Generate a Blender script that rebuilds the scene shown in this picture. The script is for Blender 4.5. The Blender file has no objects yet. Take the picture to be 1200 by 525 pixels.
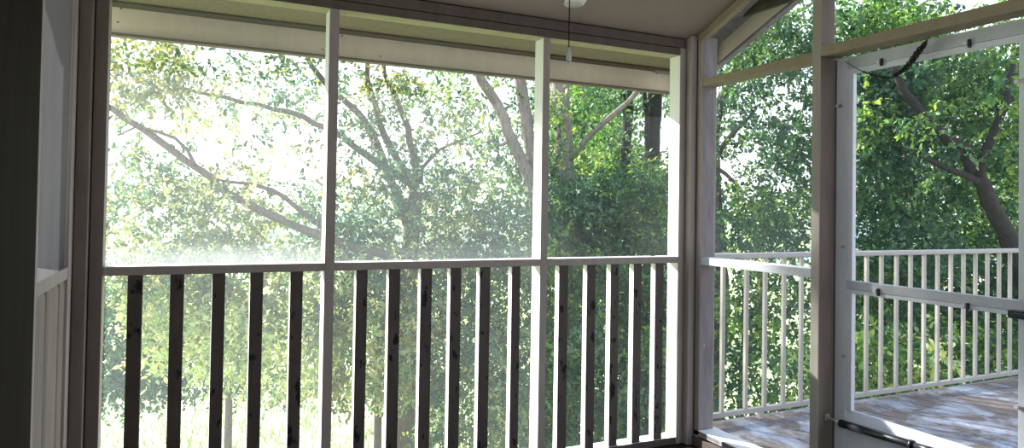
import bpy, bmesh, math, random
import numpy as np
from mathutils import Vector, Matrix

random.seed(7)
rng = np.random.default_rng(7)
sc = bpy.context.scene
COL = sc.collection

# ------------------------------------------------------------------ camera
YAW, PITCH, ROLL = .4343, .0178, .0162
CAM = np.array([-2.4015, -2.8851, 1.2128])
FPX, PPX, PPY = 804.5525, 596.3211, 229.6576
cy, sy, cp, sp, cr, sr = (math.cos(YAW), math.sin(YAW), math.cos(PITCH), math.sin(PITCH), math.cos(ROLL), math.sin(ROLL))
FW = np.array([sy * cp, cy * cp, sp])
RT0 = np.array([cy, -sy, 0.0])
UP0 = np.cross(RT0, FW)
RT = cr * RT0 + sr * UP0
UP = -sr * RT0 + cr * UP0
cd = bpy.data.cameras.new('camera')
cam = bpy.data.objects.new('camera', cd)
COL.objects.link(cam)
cam.matrix_world = Matrix(((RT[0], UP[0], -FW[0], CAM[0]), (RT[1], UP[1], -FW[1], CAM[1]), (RT[2], UP[2], -FW[2], CAM[2]), (0, 0, 0, 1)))
cd.sensor_fit = 'HORIZONTAL'
cd.sensor_width = 36
cd.lens = FPX / 1200 * 36
cd.shift_x = (600 - PPX) / 1200
cd.shift_y = (PPY - 262.5) / 1200
cd.clip_start = .02
cd.clip_end = 600
sc.camera = cam


def ray(px, py):
    return FW + RT * (px - PPX) / FPX - UP * (py - PPY) / FPX


def at(px, py, d):                       # world point seen at a pixel, d metres along the view axis
    return CAM + ray(px, py) * d


def onx(px, py, x):
    r = ray(px, py)
    return CAM + r * (x - CAM[0]) / r[0]


def ony(px, py, y):
    r = ray(px, py)
    return CAM + r * (y - CAM[1]) / r[1]


# ------------------------------------------------------------------ object helpers
def tag(o, label=None, cat=None, group=None, kind=None):
    if label: o['label'] = label
    if cat: o['category'] = cat
    if group: o['group'] = group
    if kind: o['kind'] = kind
    return o


def empty(name, loc, label=None, cat=None, group=None, kind=None):
    o = bpy.data.objects.new(name, None)
    COL.objects.link(o)
    o.location = loc
    o.empty_display_size = .1
    return tag(o, label, cat, group, kind)


def link(name, me, mats, parent=None, smooth=False):
    if not isinstance(mats, (list, tuple)): mats = [mats]
    for m in mats: me.materials.append(m)
    if smooth:
        for p in me.polygons: p.use_smooth = True
    o = bpy.data.objects.new(name, me)
    COL.objects.link(o)
    if parent is not None:
        o.parent = parent
        o.location = -Vector(parent.location)
    return o


def bm_obj(name, bm, mats, parent=None, smooth=False):
    me = bpy.data.meshes.new(name)
    bm.normal_update()
    bm.to_mesh(me)
    bm.free()
    return link(name, me, mats, parent, smooth)


def add_box(bm, a, b, bevel=0.0, mi=None):
    """box between two corners; mi: function normal -> material index"""
    x0, y0, z0 = [min(p, q) for p, q in zip(a, b)]
    x1, y1, z1 = [max(p, q) for p, q in zip(a, b)]
    vs = [bm.verts.new(c) for c in ((x0, y0, z0), (x1, y0, z0), (x1, y1, z0), (x0, y1, z0), (x0, y0, z1), (x1, y0, z1), (x1, y1, z1), (x0, y1, z1))]
    fs = [bm.faces.new([vs[i] for i in q]) for q in ((3, 2, 1, 0), (4, 5, 6, 7), (0, 1, 5, 4), (1, 2, 6, 5), (2, 3, 7, 6), (3, 0, 4, 7))]
    if mi:
        for f in fs:
            f.normal_update()
            f.material_index = mi(f.normal)
    if bevel > 0:
        es = {e for f in fs for e in f.edges}
        bmesh.ops.bevel(bm, geom=list(es), offset=bevel, segments=2, profile=.6, affect='EDGES', clamp_overlap=True)


def box(name, a, b, mats, parent=None, bevel=.003, mi=None):
    bm = bmesh.new()
    add_box(bm, a, b, bevel, mi)
    return bm_obj(name, bm, mats, parent)


def add_prism(bm, pts, axis, a, b):
    """extrude a 2-D polygon: axis 0 -> pts are (y,z) between x=a..b ; axis 1 -> (x,z)"""
    def P(p, t): return (t, p[0], p[1]) if axis == 0 else ((p[0], t, p[1]) if axis == 1 else (p[0], p[1], t))
    A = [bm.verts.new(P(p, a)) for p in pts]
    B = [bm.verts.new(P(p, b)) for p in pts]
    n = len(pts)
    bm.faces.new(A)
    bm.faces.new(list(reversed(B)))
    for i in range(n):
        bm.faces.new((A[i], B[i], B[(i + 1) % n], A[(i + 1) % n]))
    bmesh.ops.recalc_face_normals(bm, faces=bm.faces)


def prism(name, pts, axis, a, b, mats, parent=None):
    bm = bmesh.new()
    add_prism(bm, pts, axis, a, b)
    return bm_obj(name, bm, mats, parent)


def add_tube(bm, pts, rad, n=8, cap=True):
    pts = [Vector(p) for p in pts]
    if not isinstance(rad, (list, tuple)): rad = [rad] * len(pts)
    rings = []
    t0 = (pts[1] - pts[0]).normalized()
    nrm = t0.orthogonal().normalized()
    for i, p in enumerate(pts):
        t = (pts[min(i + 1, len(pts) - 1)] - pts[max(i - 1, 0)]).normalized()
        nrm = (nrm - t * nrm.dot(t))
        nrm = nrm.normalized() if nrm.length > 1e-6 else t.orthogonal().normalized()
        bi = t.cross(nrm)
        rings.append([bm.verts.new(p + (nrm * math.cos(2 * math.pi * k / n) + bi * math.sin(2 * math.pi * k / n)) * rad[i]) for k in range(n)])
    for i in range(len(rings) - 1):
        for k in range(n):
            f = bm.faces.new((rings[i][k], rings[i][(k + 1) % n], rings[i + 1][(k + 1) % n], rings[i + 1][k]))
            f.smooth = True
    if cap:
        bm.faces.new(list(reversed(rings[0])))
        bm.faces.new(rings[-1])


def tube(name, pts, rad, mats, parent=None, n=8):
    bm = bmesh.new()
    add_tube(bm, pts, rad, n)
    return bm_obj(name, bm, mats, parent)


def add_lathe(bm, prof, c, n=20):
    rings = []
    for r, z in prof:
        rings.append([bm.verts.new((c[0] + r * math.cos(2 * math.pi * k / n), c[1] + r * math.sin(2 * math.pi * k / n), c[2] + z)) for k in range(n)])
    for i in range(len(rings) - 1):
        for k in range(n):
            f = bm.faces.new((rings[i][k], rings[i][(k + 1) % n], rings[i + 1][(k + 1) % n], rings[i + 1][k]))
            f.smooth = True
    bm.faces.new(list(reversed(rings[0])))
    bm.faces.new(rings[-1])


# ------------------------------------------------------------------ materials
def new_mat(name):
    m = bpy.data.materials.new(name)
    m.use_nodes = True
    nt = m.node_tree
    nt.nodes.clear()
    out = nt.nodes.new('ShaderNodeOutputMaterial')
    return m, nt, out


def N(nt, t, **kw):
    n = nt.nodes.new(t)
    for k, v in kw.items():
        if k.startswith('i_'):
            n.inputs[k[2:].replace('_', ' ')].default_value = v
        else:
            setattr(n, k, v)
    return n


def ramp(nt, stops, interp='LINEAR'):
    r = nt.nodes.new('ShaderNodeValToRGB')
    r.color_ramp.interpolation = interp
    el = r.color_ramp.elements
    while len(el) < len(stops): el.new(.5)
    for e, (p, c) in zip(el, stops):
        e.position = p
        e.color = (*c, 1) if len(c) == 3 else c
    return r


def paint(name, c1, c2, chip=None, chip_amt=.62, scale=(6, 6, 1.2), rough=.65, chip_scale=26., bump=.15, spec=.3):
    """weathered paint: two mottled tones, vertical grain, chips of another colour"""
    m, nt, out = new_mat(name)
    L = nt.links
    tc = N(nt, 'ShaderNodeTexCoord')
    mp = N(nt, 'ShaderNodeMapping')
    mp.inputs['Scale'].default_value = scale
    L.new(tc.outputs['Object'], mp.inputs['Vector'])
    n1 = N(nt, 'ShaderNodeTexNoise', i_Scale=3.0, i_Detail=6.0, i_Roughness=.65)
    L.new(mp.outputs[0], n1.inputs['Vector'])
    r1 = ramp(nt, [(.3, c1), (.7, c2)])
    L.new(n1.outputs['Fac'], r1.inputs[0])
    col = r1.outputs[0]
    n2 = N(nt, 'ShaderNodeTexNoise', i_Scale=chip_scale, i_Detail=5.0, i_Roughness=.6)
    mp2 = N(nt, 'ShaderNodeMapping')
    mp2.inputs['Scale'].default_value = (1, 1, .45)
    L.new(tc.outputs['Object'], mp2.inputs['Vector'])
    L.new(mp2.outputs[0], n2.inputs['Vector'])
    if chip:
        r2 = ramp(nt, [(chip_amt, (0, 0, 0)), (chip_amt + .03, (1, 1, 1))])
        L.new(n2.outputs['Fac'], r2.inputs[0])
        mx = N(nt, 'ShaderNodeMixRGB')
        L.new(r2.outputs[0], mx.inputs['Fac'])
        L.new(col, mx.inputs['Color1'])
        mx.inputs['Color2'].default_value = (*chip, 1)
        col = mx.outputs[0]
    b = N(nt, 'ShaderNodeBsdfPrincipled', i_Roughness=rough)
    b.inputs['Specular IOR Level'].default_value = spec
    L.new(col, b.inputs['Base Color'])
    bp = N(nt, 'ShaderNodeBump', i_Strength=bump, i_Distance=.004)
    L.new(n2.outputs['Fac'], bp.inputs['Height'])
    L.new(bp.outputs[0], b.inputs['Normal'])
    L.new(b.outputs[0], out.inputs[0])
    return m


def plain(name, c, rough=.5, metal=0.0):
    m, nt, out = new_mat(name)
    n1 = N(nt, 'ShaderNodeTexNoise', i_Scale=14.0, i_Detail=4.0)
    tc = N(nt, 'ShaderNodeTexCoord')
    nt.links.new(tc.outputs['Object'], n1.inputs['Vector'])
    r1 = ramp(nt, [(.3, tuple(v * .85 for v in c)), (.7, tuple(min(1, v * 1.12) for v in c))])
    nt.links.new(n1.outputs['Fac'], r1.inputs[0])
    b = N(nt, 'ShaderNodeBsdfPrincipled', i_Roughness=rough, i_Metallic=metal)
    nt.links.new(r1.outputs[0], b.inputs['Base Color'])
    nt.links.new(b.outputs[0], out.inputs[0])
    return m


def screen_mat(name, veil, low_glare, z_low, z_high, tint=(.75, .80, .86), axis='Z', fleck=.5, wrinkle=0.0):
    """insect screen: dusty woven mesh, mostly see-through; sun glare is put in as a milky veil, stronger near its lower edge"""
    m, nt, out = new_mat(name)
    L = nt.links
    tc = N(nt, 'ShaderNodeTexCoord')
    sep = N(nt, 'ShaderNodeSeparateXYZ')
    geo = N(nt, 'ShaderNodeNewGeometry')
    L.new(geo.outputs['Position'], sep.inputs[0])
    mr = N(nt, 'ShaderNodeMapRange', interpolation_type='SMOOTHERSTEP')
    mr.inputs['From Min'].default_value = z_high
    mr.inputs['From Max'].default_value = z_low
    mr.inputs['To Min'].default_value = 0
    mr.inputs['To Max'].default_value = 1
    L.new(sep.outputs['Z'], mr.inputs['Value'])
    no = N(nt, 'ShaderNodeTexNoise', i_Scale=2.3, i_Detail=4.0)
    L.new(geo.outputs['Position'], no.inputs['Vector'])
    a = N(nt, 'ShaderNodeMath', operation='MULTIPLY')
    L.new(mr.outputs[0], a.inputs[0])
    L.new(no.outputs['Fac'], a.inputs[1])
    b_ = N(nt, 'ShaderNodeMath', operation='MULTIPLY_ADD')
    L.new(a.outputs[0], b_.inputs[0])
    b_.inputs[1].default_value = low_glare * 2
    b_.inputs[2].default_value = veil * (1 - fleck * .5)
    no2 = N(nt, 'ShaderNodeTexNoise', i_Scale=1.1, i_Detail=3.0)
    L.new(geo.outputs['Position'], no2.inputs['Vector'])
    c_ = N(nt, 'ShaderNodeMath', operation='MULTIPLY_ADD', use_clamp=True)
    L.new(no2.outputs['Fac'], c_.inputs[0])
    c_.inputs[1].default_value = veil * fleck
    L.new(b_.outputs[0], c_.inputs[2])
    df = N(nt, 'ShaderNodeBsdfDiffuse')
    df.inputs['Color'].default_value = (*[t * .55 for t in tint], 1)
    tl = N(nt, 'ShaderNodeBsdfTranslucent')
    tl.inputs['Color'].default_value = (*tint, 1)
    mx = N(nt, 'ShaderNodeMixShader', i_Fac=.75)
    L.new(df.outputs[0], mx.inputs[1])
    L.new(tl.outputs[0], mx.inputs[2])
    tr = N(nt, 'ShaderNodeBsdfTransparent')
    m2 = N(nt, 'ShaderNodeMixShader')
    L.new(c_.outputs[0], m2.inputs[0])
    L.new(tr.outputs[0], m2.inputs[1])
    L.new(mx.outputs[0], m2.inputs[2])
    L.new(m2.outputs[0], out.inputs[0])
    return m


def leaf_mat(name, trans=.5, rough=.45):
    m, nt, out = new_mat(name)
    L = nt.links
    at_ = N(nt, 'ShaderNodeAttribute', attribute_name='tint')
    pb = N(nt, 'ShaderNodeBsdfPrincipled', i_Roughness=rough)
    pb.inputs['Specular IOR Level'].default_value = .45
    L.new(at_.outputs['Color'], pb.inputs['Base Color'])
    tl = N(nt, 'ShaderNodeBsdfTranslucent')
    mu = N(nt, 'ShaderNodeMixRGB', blend_type='MULTIPLY')
    mu.inputs['Fac'].default_value = 1
    L.new(at_.outputs['Color'], mu.inputs['Color1'])
    mu.inputs['Color2'].default_value = (1.6, 1.65, .75, 1)
    L.new(mu.outputs[0], tl.inputs['Color'])
    mx = N(nt, 'ShaderNodeMixShader', i_Fac=trans)
    L.new(pb.outputs[0], mx.inputs[1])
    L.new(tl.outputs[0], mx.inputs[2])
    L.new(mx.outputs[0], out.inputs[0])
    return m


def bark_mat(name, c1, c2):
    m, nt, out = new_mat(name)
    L = nt.links
    tc = N(nt, 'ShaderNodeTexCoord')
    mp = N(nt, 'ShaderNodeMapping')
    mp.inputs['Scale'].default_value = (9, 9, 2)
    L.new(tc.outputs['Object'], mp.inputs[0])
    n1 = N(nt, 'ShaderNodeTexNoise', i_Scale=3.0, i_Detail=8.0, i_Roughness=.7)
    L.new(mp.outputs[0], n1.inputs['Vector'])
    r = ramp(nt, [(.3, c1), (.7, c2)])
    L.new(n1.outputs['Fac'], r.inputs[0])
    b = N(nt, 'ShaderNodeBsdfPrincipled', i_Roughness=.9)
    L.new(r.outputs[0], b.inputs['Base Color'])
    bp = N(nt, 'ShaderNodeBump', i_Strength=.6, i_Distance=.03)
    L.new(n1.outputs['Fac'], bp.inputs['Height'])
    L.new(bp.outputs[0], b.inputs['Normal'])
    L.new(b.outputs[0], out.inputs[0])
    return m


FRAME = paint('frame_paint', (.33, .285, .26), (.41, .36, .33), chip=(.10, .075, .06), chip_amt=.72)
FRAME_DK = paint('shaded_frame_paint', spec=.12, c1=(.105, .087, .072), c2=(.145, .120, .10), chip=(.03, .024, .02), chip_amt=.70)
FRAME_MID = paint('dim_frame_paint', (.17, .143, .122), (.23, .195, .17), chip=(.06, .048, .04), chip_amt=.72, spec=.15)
STRIP = paint('post_strip_paint', (.30, .275, .235), (.37, .335, .29), chip=(.10, .08, .06), chip_amt=.74)
POST_SHADE = paint('post_shade_paint', (.155, .128, .105), (.205, .17, .145), chip=(.06, .045, .035), chip_amt=.7, spec=.12)  # shaded copy of the post paint, for faces turned from the light
TAN = paint('tan_paint', (.26, .215, .145), (.32, .265, .185), chip=(.06, .045, .03), chip_amt=.72)
LIT_WHITE = paint('lit_white_paint', (.86, .86, .85), (.91, .91, .90), chip=(.40, .36, .33), chip_amt=.70)  # white with the brightness of light-facing sides put into it
DARK = paint('dark_brown_stain', (.075, .061, .055), (.118, .098, .088), chip=(.012, .010, .010), chip_amt=.60, rough=.7)
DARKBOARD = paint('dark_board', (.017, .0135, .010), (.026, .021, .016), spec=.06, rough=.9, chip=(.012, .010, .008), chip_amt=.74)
WEATHER = paint('weathered_wood', (.17, .15, .155), (.30, .265, .27), chip=(.42, .40, .41), chip_amt=.66, chip_scale=14)
CEIL = paint('ceiling_paint', (.245, .192, .168), (.285, .226, .198), scale=(1.5, 1.5, 1.5), chip=(.10, .085, .07), chip_amt=.80)
UNDERLIT = paint('underlit_paint', (.34, .31, .20), (.43, .39, .26), scale=(9, 1, 9), chip=(.18, .15, .10), chip_amt=.78)  # header underside only, bounce light from the lawn put into its colour
FASCIA = paint('fascia_paint', (.80, .71, .55), (.88, .79, .63), scale=(9, 3, 3), chip=(.22, .17, .13), chip_amt=.76)
SOFFIT2 = paint('perforated_soffit', (.15, .12, .08), (.23, .19, .13), scale=(14, 14, 14), chip=(.10, .085, .05), chip_amt=.62, chip_scale=120)
CHANNEL = plain('dark_channel', (.06, .042, .025), .8)
LIPBROWN = plain('lip_brown', (.17, .13, .105), .7)
PLY = plain('plywood_brown', (.055, .045, .025), .8)
ALU = paint('door_aluminium', (.50, .515, .55), (.58, .60, .635), chip=(.24, .24, .25), chip_amt=.74, rough=.45, bump=.05)
ALU2 = paint('insert_aluminium', (.68, .71, .76), (.76, .79, .83), rough=.4, bump=.03)
KICK = paint('kick_panel_white', (.62, .64, .68), (.70, .72, .76), scale=(6, 6, .5), rough=.4, bump=.04)
BLACK = plain('black_plastic', (.014, .016, .022), .35)
CHAINM = plain('black_chain', (.010, .010, .011), .4, .3)
WIRE = plain('wire_grey', (.22, .22, .22), .4, .6)
STEEL = plain('steel', (.55, .52, .48), .35, .9)
RAILM = paint('railing_enamel', (.42, .375, .345), (.48, .435, .40), chip=(.4, .35, .3), chip_amt=.76, rough=.45, bump=.05)
CREAM = plain('cream_glass', (.83, .82, .70), .25)
GREYBOB = plain('grey_bob', (.36, .36, .36), .3)
BARK1 = bark_mat('bark_brown', (.07, .05, .04), (.20, .15, .115))
BARK2 = bark_mat('bark_grey', (.16, .13, .115), (.38, .32, .29))
BARK3 = bark_mat('bark_dark', (.014, .011, .010), (.045, .036, .031))
LEAF = leaf_mat('leaf', .5)

# deck: weathered boards with peeling pale paint
m, nt, out = new_mat('deck_boards')
L = nt.links
geo = N(nt, 'ShaderNodeNewGeometry')
n1 = N(nt, 'ShaderNodeTexNoise', i_Scale=3.4, i_Detail=9.0, i_Roughness=.68, i_Distortion=.4)
L.new(geo.outputs['Position'], n1.inputs['Vector'])
rp = ramp(nt, [(.47, (0, 0, 0)), (.62, (1, 1, 1))])
L.new(n1.outputs['Fac'], rp.inputs[0])
mp = N(nt, 'ShaderNodeMapping')
mp.inputs['Scale'].default_value = (9, 2.2, 1)
L.new(geo.outputs['Position'], mp.inputs[0])
n2 = N(nt, 'ShaderNodeTexNoise', i_Scale=3.0, i_Detail=8.0, i_Roughness=.6)
L.new(mp.outputs[0], n2.inputs['Vector'])
rb = ramp(nt, [(.3, (.095, .070, .058)), (.7, (.20, .155, .13))])
L.new(n2.outputs['Fac'], rb.inputs[0])
rw = ramp(nt, [(.3, (.30, .325, .38)), (.7, (.46, .485, .54))])
L.new(n2.outputs['Fac'], rw.inputs[0])
mx = N(nt, 'ShaderNodeMixRGB')
L.new(rp.outputs[0], mx.inputs['Fac'])
L.new(rb.outputs[0], mx.inputs['Color1'])
L.new(rw.outputs[0], mx.inputs['Color2'])
b = N(nt, 'ShaderNodeBsdfPrincipled', i_Roughness=.7)
L.new(mx.outputs[0], b.inputs['Base Color'])
bp = N(nt, 'ShaderNodeBump', i_Strength=.4, i_Distance=.004)
L.new(n1.outputs['Fac'], bp.inputs['Height'])
L.new(bp.outputs[0], b.inputs['Normal'])
L.new(b.outputs[0], out.inputs[0])
DECK = m

# lawn
m, nt, out = new_mat('lawn')
L = nt.links
geo = N(nt, 'ShaderNodeNewGeometry')
n1 = N(nt, 'ShaderNodeTexNoise', i_Scale=.5, i_Detail=10.0, i_Roughness=.75)
L.new(geo.outputs['Position'], n1.inputs['Vector'])
rg = ramp(nt, [(.3, (.36, .44, .18)), (.55, (.58, .64, .34)), (.75, (.74, .74, .48))])
L.new(n1.outputs['Fac'], rg.inputs[0])
b = N(nt, 'ShaderNodeBsdfPrincipled', i_Roughness=.9)
L.new(rg.outputs[0], b.inputs['Base Color'])
L.new(b.outputs[0], out.inputs[0])
LAWN = m

# far hill, pale with distance
m, nt, out = new_mat('hazy_hill')
L = nt.links
geo = N(nt, 'ShaderNodeNewGeometry')
n1 = N(nt, 'ShaderNodeTexNoise', i_Scale=.25, i_Detail=10.0, i_Roughness=.75)
L.new(geo.outputs['Position'], n1.inputs['Vector'])
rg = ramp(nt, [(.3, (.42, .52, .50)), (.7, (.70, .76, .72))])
L.new(n1.outputs['Fac'], rg.inputs[0])
b = N(nt, 'ShaderNodeBsdfPrincipled', i_Roughness=1)
L.new(rg.outputs[0], b.inputs['Base Color'])
L.new(b.outputs[0], out.inputs[0])
HILL = m

# ------------------------------------------------------------------ porch: front wall (plane y = 0, outside is +y)
D = .09
XL0, XL1 = -2.728, -2.685
M1, M2 = (-1.8935, -1.8535), (-.893, -.856)
XR0, XR1 = -.082, -.042
ZR0, ZR1 = .9414, .9745
ZH, ZG = 2.03, 2.07
SL, CZ = .41, 2.12


def cz(y): return CZ - SL * y


def lit_faces(n):       # light put into the paint: inner face and underside shaded, other faces lit
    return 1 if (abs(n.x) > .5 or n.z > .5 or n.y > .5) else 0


wf = empty('wall_front', (-1.4, .045, 0), kind='structure')
box('post', (XL0, 0, 0), (XL1, D, ZG), [FRAME_MID, FRAME], wf, mi=lit_faces)
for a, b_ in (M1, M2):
    box('mullion', (a, 0, 0), (b_, D, ZH), [FRAME, LIT_WHITE], wf, mi=lit_faces)
box('post', (XR0, 0, 0), (XR1, D, ZG), [FRAME, LIT_WHITE], wf, mi=lit_faces)
box('header', (XL1, 0, ZH), (XR0, D, ZG - .0025), [FRAME_DK, UNDERLIT], wf, mi=lambda n: 1 if n.z < -.5 else 0)
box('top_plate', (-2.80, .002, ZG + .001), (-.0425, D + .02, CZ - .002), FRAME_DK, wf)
box('corner_post', (XR1 + .001, -.038, 0), (-.001, D, cz(-.038) - .002), FRAME, wf, bevel=.006)
box('corner_backing', (.0005, -.0378, 0), (.096, D, cz(-.038) - .02), FRAME_DK, wf, 0)  # added block closing a bright slit at the corner
box('corner_backing', (-2.87, -.0395, 0), (-2.7765, D, 2.4), DARKBOARD, wf, 0)  # added block, stops light leaking between the corner posts
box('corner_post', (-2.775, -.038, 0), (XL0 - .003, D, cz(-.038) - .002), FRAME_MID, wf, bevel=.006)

# balustrade panels under each window
BAL = [(-2.604, -2.555), (-2.462, -2.414), (-2.318, -2.271), (-2.178, -2.129), (-2.027, -1.978),
       (-1.760, -1.712), (-1.619, -1.568), (-1.478, -1.426), (-1.338, -1.286), (-1.198, -1.146), (-1.035, -.991),
       (-.784, -.734), (-.629, -.580), (-.493, -.445), (-.352, -.304), (-.218, -.169)]
PAN = [(XL1, M1[0], BAL[:5], 'wide porch railing section with five dark balusters nearest the left post'),
       (M1[1], M2[0], BAL[5:11], 'middle porch railing section with six dark balusters between the two mullions'),
       (M2[1], XR0, BAL[11:], 'narrow porch railing section with five white-sided balusters beside the corner post')]
for x0, x1, bl, lab in PAN:
    r = empty('porch_railing', ((x0 + x1) / 2, .045, 0), lab, 'railing', 'porch railing sections in the front wall')
    x0 += .0008; x1 -= .0008
    box('handrail', (x0, .0015, ZR0), (x1, D - .002, ZR1), [FRAME, LIT_WHITE], r, mi=lit_faces)
    box('sill', (x0, .0015, .0), (x1, D - .002, .036), [FRAME_DK, LIT_WHITE], r, mi=lit_faces)
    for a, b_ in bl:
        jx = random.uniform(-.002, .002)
        box('baluster', (a + jx, .008, .0365), (b_ + jx, .050, ZR0 - .0005), [DARK, LIT_WHITE], r, bevel=.002,
            mi=lambda n: 1 if (n.x < -.5) else 0)  # only the sunward side gets the lit white

# insect screens of the three front windows
SCR = [screen_mat('screen_left', .095, .14, .98, 1.08, fleck=.5),  # glare painted as a milky veil, strongest in the left window
       screen_mat('screen_middle', .07, .03, .98, 1.08, fleck=.5),
       screen_mat('screen_right', .022, .01, .98, 1.2)]
SCRD = [screen_mat('screen_low_left', .07, .0, .98, 1.3), screen_mat('screen_low_middle', .045, .0, .98, 1.3), screen_mat('screen_low_right', .02, 0, 1, 2)]
for i, (x0, x1, _, _) in enumerate(PAN):
    w = empty('window_%d' % (i + 1), ((x0 + x1) / 2, D - .02, 1.5), kind='structure')
    for nm, mm, z0, z1 in (('screen', SCR[i], ZR1, ZH), ('lower_screen', SCRD[i], .036, ZR0)):
        bm = bmesh.new()
        vs = [bm.verts.new(c) for c in ((x0 + .001, D - .012, z0), (x1 - .001, D - .012, z0), (x1 - .001, D - .012, z1), (x0 + .001, D - .012, z1))]
        bm.faces.new(vs)
        bm_obj(nm, bm, mm, w)
# dead leaves and grit on the handrail
for px, py in ((487, 303.5), (503, 302.5), (520, 303), (786, 297.5), (765, 298)):
    p = ony(px, py, .03)
    bm = bmesh.new()
    n = 6
    c = bm.verts.new((p[0], .03, ZR1 + .004))
    rr = [bm.verts.new((p[0] + .022 * math.cos(k * 1.05) * random.uniform(.6, 1.2), .03 + .011 * math.sin(k * 1.05) * random.uniform(.6, 1.2), ZR1 + random.uniform(.001, .006))) for k in range(n)]
    for k in range(n): bm.faces.new((c, rr[k], rr[(k + 1) % n]))
    lab = {487: 'curled dead leaf on the middle handrail, farthest from the corner', 503: 'curled dead leaf on the middle handrail, between two others', 520: 'curled dead leaf on the middle handrail, farthest from the left post',
           786: 'dry leaf scrap on the handrail right beside the corner jamb', 765: 'dry leaf scrap on the narrow section handrail, away from jamb'}[px]
    tag(bm_obj('dead_leaf', bm, DARK), lab, 'leaf', 'dry leaves on the handrail')

# ------------------------------------------------------------------ side wall with the door (plane x = 0, outside is +x)
wr = empty('wall_right', (.045, -.8, 0), kind='structure')
box('corner_stud', (0, -.077, 0), (.096, -.0385, cz(-.077) - .03), [FRAME, WEATHER], wr, mi=lambda n: 1 if n.y < -.5 else 0)
YP0, YP1 = -.8149, -.7718
box('post', (0, YP0, 0), (.085, YP1, cz(YP1) - .055), [STRIP, DARKBOARD, POST_SHADE], wr, mi=lambda n: 0 if abs(n.x) > .5 else 2)
box('handrail', (.0015, YP1 + .0005, ZR0 - .004), (.088, -.0775, ZR1), [ALU, LIT_WHITE], wr, mi=lambda n: 1 if n.z > .5 else 0)
box('header', (.0015, YP1 + .0005, 1.863), (.088, -.0775, 1.902), TAN, wr)
box('door_header', (.0, -2.3, 1.875), (.088, YP0 - .0005, 1.917), TAN, wr)
box('sill', (.0, YP1 + .0005, .055), (.12, -.0385, .082), [LIT_WHITE, WEATHER], wr, mi=lambda n: 1 if n.x < -.5 else 0)
box('sill_gap', (.014, YP1 + .0005, .03), (.10, -.0385, .0545), DARK, wr)
box('base_strip', (-.012, YP1 + .0005, 0), (.013, -.0395, .045), FRAME_DK, wr)
prism('gable_trim', [(-.0395, cz(-.0395) - .004), (-2.9, cz(-2.9) - .004), (-2.9, cz(-2.9) - .046), (-.0395, cz(-.0395) - .046)], 0, -.003, .03, TAN, wr)
box('jamb', (.0, -1.70, .0), (.088, -1.64, 1.8745), FRAME_DK, wr)
box('gable_stud', (.0, -1.70, 1.9175), (.088, -1.655, cz(-1.655) - .055), TAN, wr)
w4 = empty('window_4', (.08, -.42, 1.3), kind='structure')
for nm, z0, z1, dd in (('screen', ZR1, 1.863, .05), ('lower_screen', .082, ZR0 - .004, .05), ('gable_screen', 1.902, 2.2, .02)):
    bm = bmesh.new()
    zt0 = z1 if nm != 'gable_screen' else cz(-.0775) - .06
    zt1 = z1 if nm != 'gable_screen' else cz(YP1) - .06
    bm.faces.new([bm.verts.new(c) for c in ((.078, -.0775, z0), (.078, YP1, z0), (.078, YP1, zt1), (.078, -.0775, zt0))])
    bm_obj(nm, bm, screen_mat('side_' + nm, dd, .04 if nm == 'screen' else 0, .98, 1.5), w4)

box('leak_filler', (.0855, YP0 + .001, 0), (.0998, -.775, 1.90), FRAME_DK, wr, 0)  # added filler that shuts a light leak between post and stile
# screen door hung on the outside of that wall
XD = .1
door = empty('door_1', (XD + .012, -.87, 0), kind='structure')


def dbox(nm, y0, y1, z0, z1, mat, x0=XD, x1=XD + .028, bev=.003):
    return box(nm, (x0, y0, z0), (x1, y1, z1), mat, door, bev)


dbox('stile', -.866, -.812, .03, 1.872, ALU2)
dbox('stile', -1.62, -1.546, .03, 1.872, ALU)
dbox('top_rail', -1.5455, -.8665, 1.822, 1.872, ALU)
dbox('middle_rail', -1.5455, -.8665, .897, .934, ALU)
dbox('bottom_rail', -1.5455, -.8665, .03, .10, ALU)
dbox('kick_panel', -1.5455, -.8665, .1005, .345, KICK, XD + .006, XD + .02, 0)
bm = bmesh.new()
add_prism(bm, [(XD - .006, .345), (XD + .026, .345), (XD + .026, .393), (XD + .018, .393)], 1, -1.5455, -.8665)
bm_obj('sill_rail', bm, ALU2, door)
for z0, z1 in ((.934, 1.822), (.393, .897)):          # insert frames
    bm = bmesh.new()
    t = .022
    x0, x1 = XD + .003, XD + .024
    add_box(bm, (x0, -.891, z0 + .0005), (x1, -.867, z1 - .0005), .002)
    add_box(bm, (x0, -1.545, z0 + .0005), (x1, -1.524, z1 - .0005), .002)
    if z1 > 1: add_box(bm, (x0, -1.524, z1 - t), (x1, -.891, z1 - .0005), .002)
    else: add_box(bm, (x0, -1.524, z1 - .016), (x1, -.891, z1 - .0005), .002)
    bm_obj('insert_frame', bm, ALU2, door)
    bm = bmesh.new()
    bm.faces.new([bm.verts.new(c) for c in ((XD + .014, -.885, z0), (XD + .014, -1.53, z0), (XD + .014, -1.53, z1 - .01), (XD + .014, -.885, z1 - .01))])
    bm_obj('screen', bm, screen_mat('door_screen', .02, 0, 1, 2), door)


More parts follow.
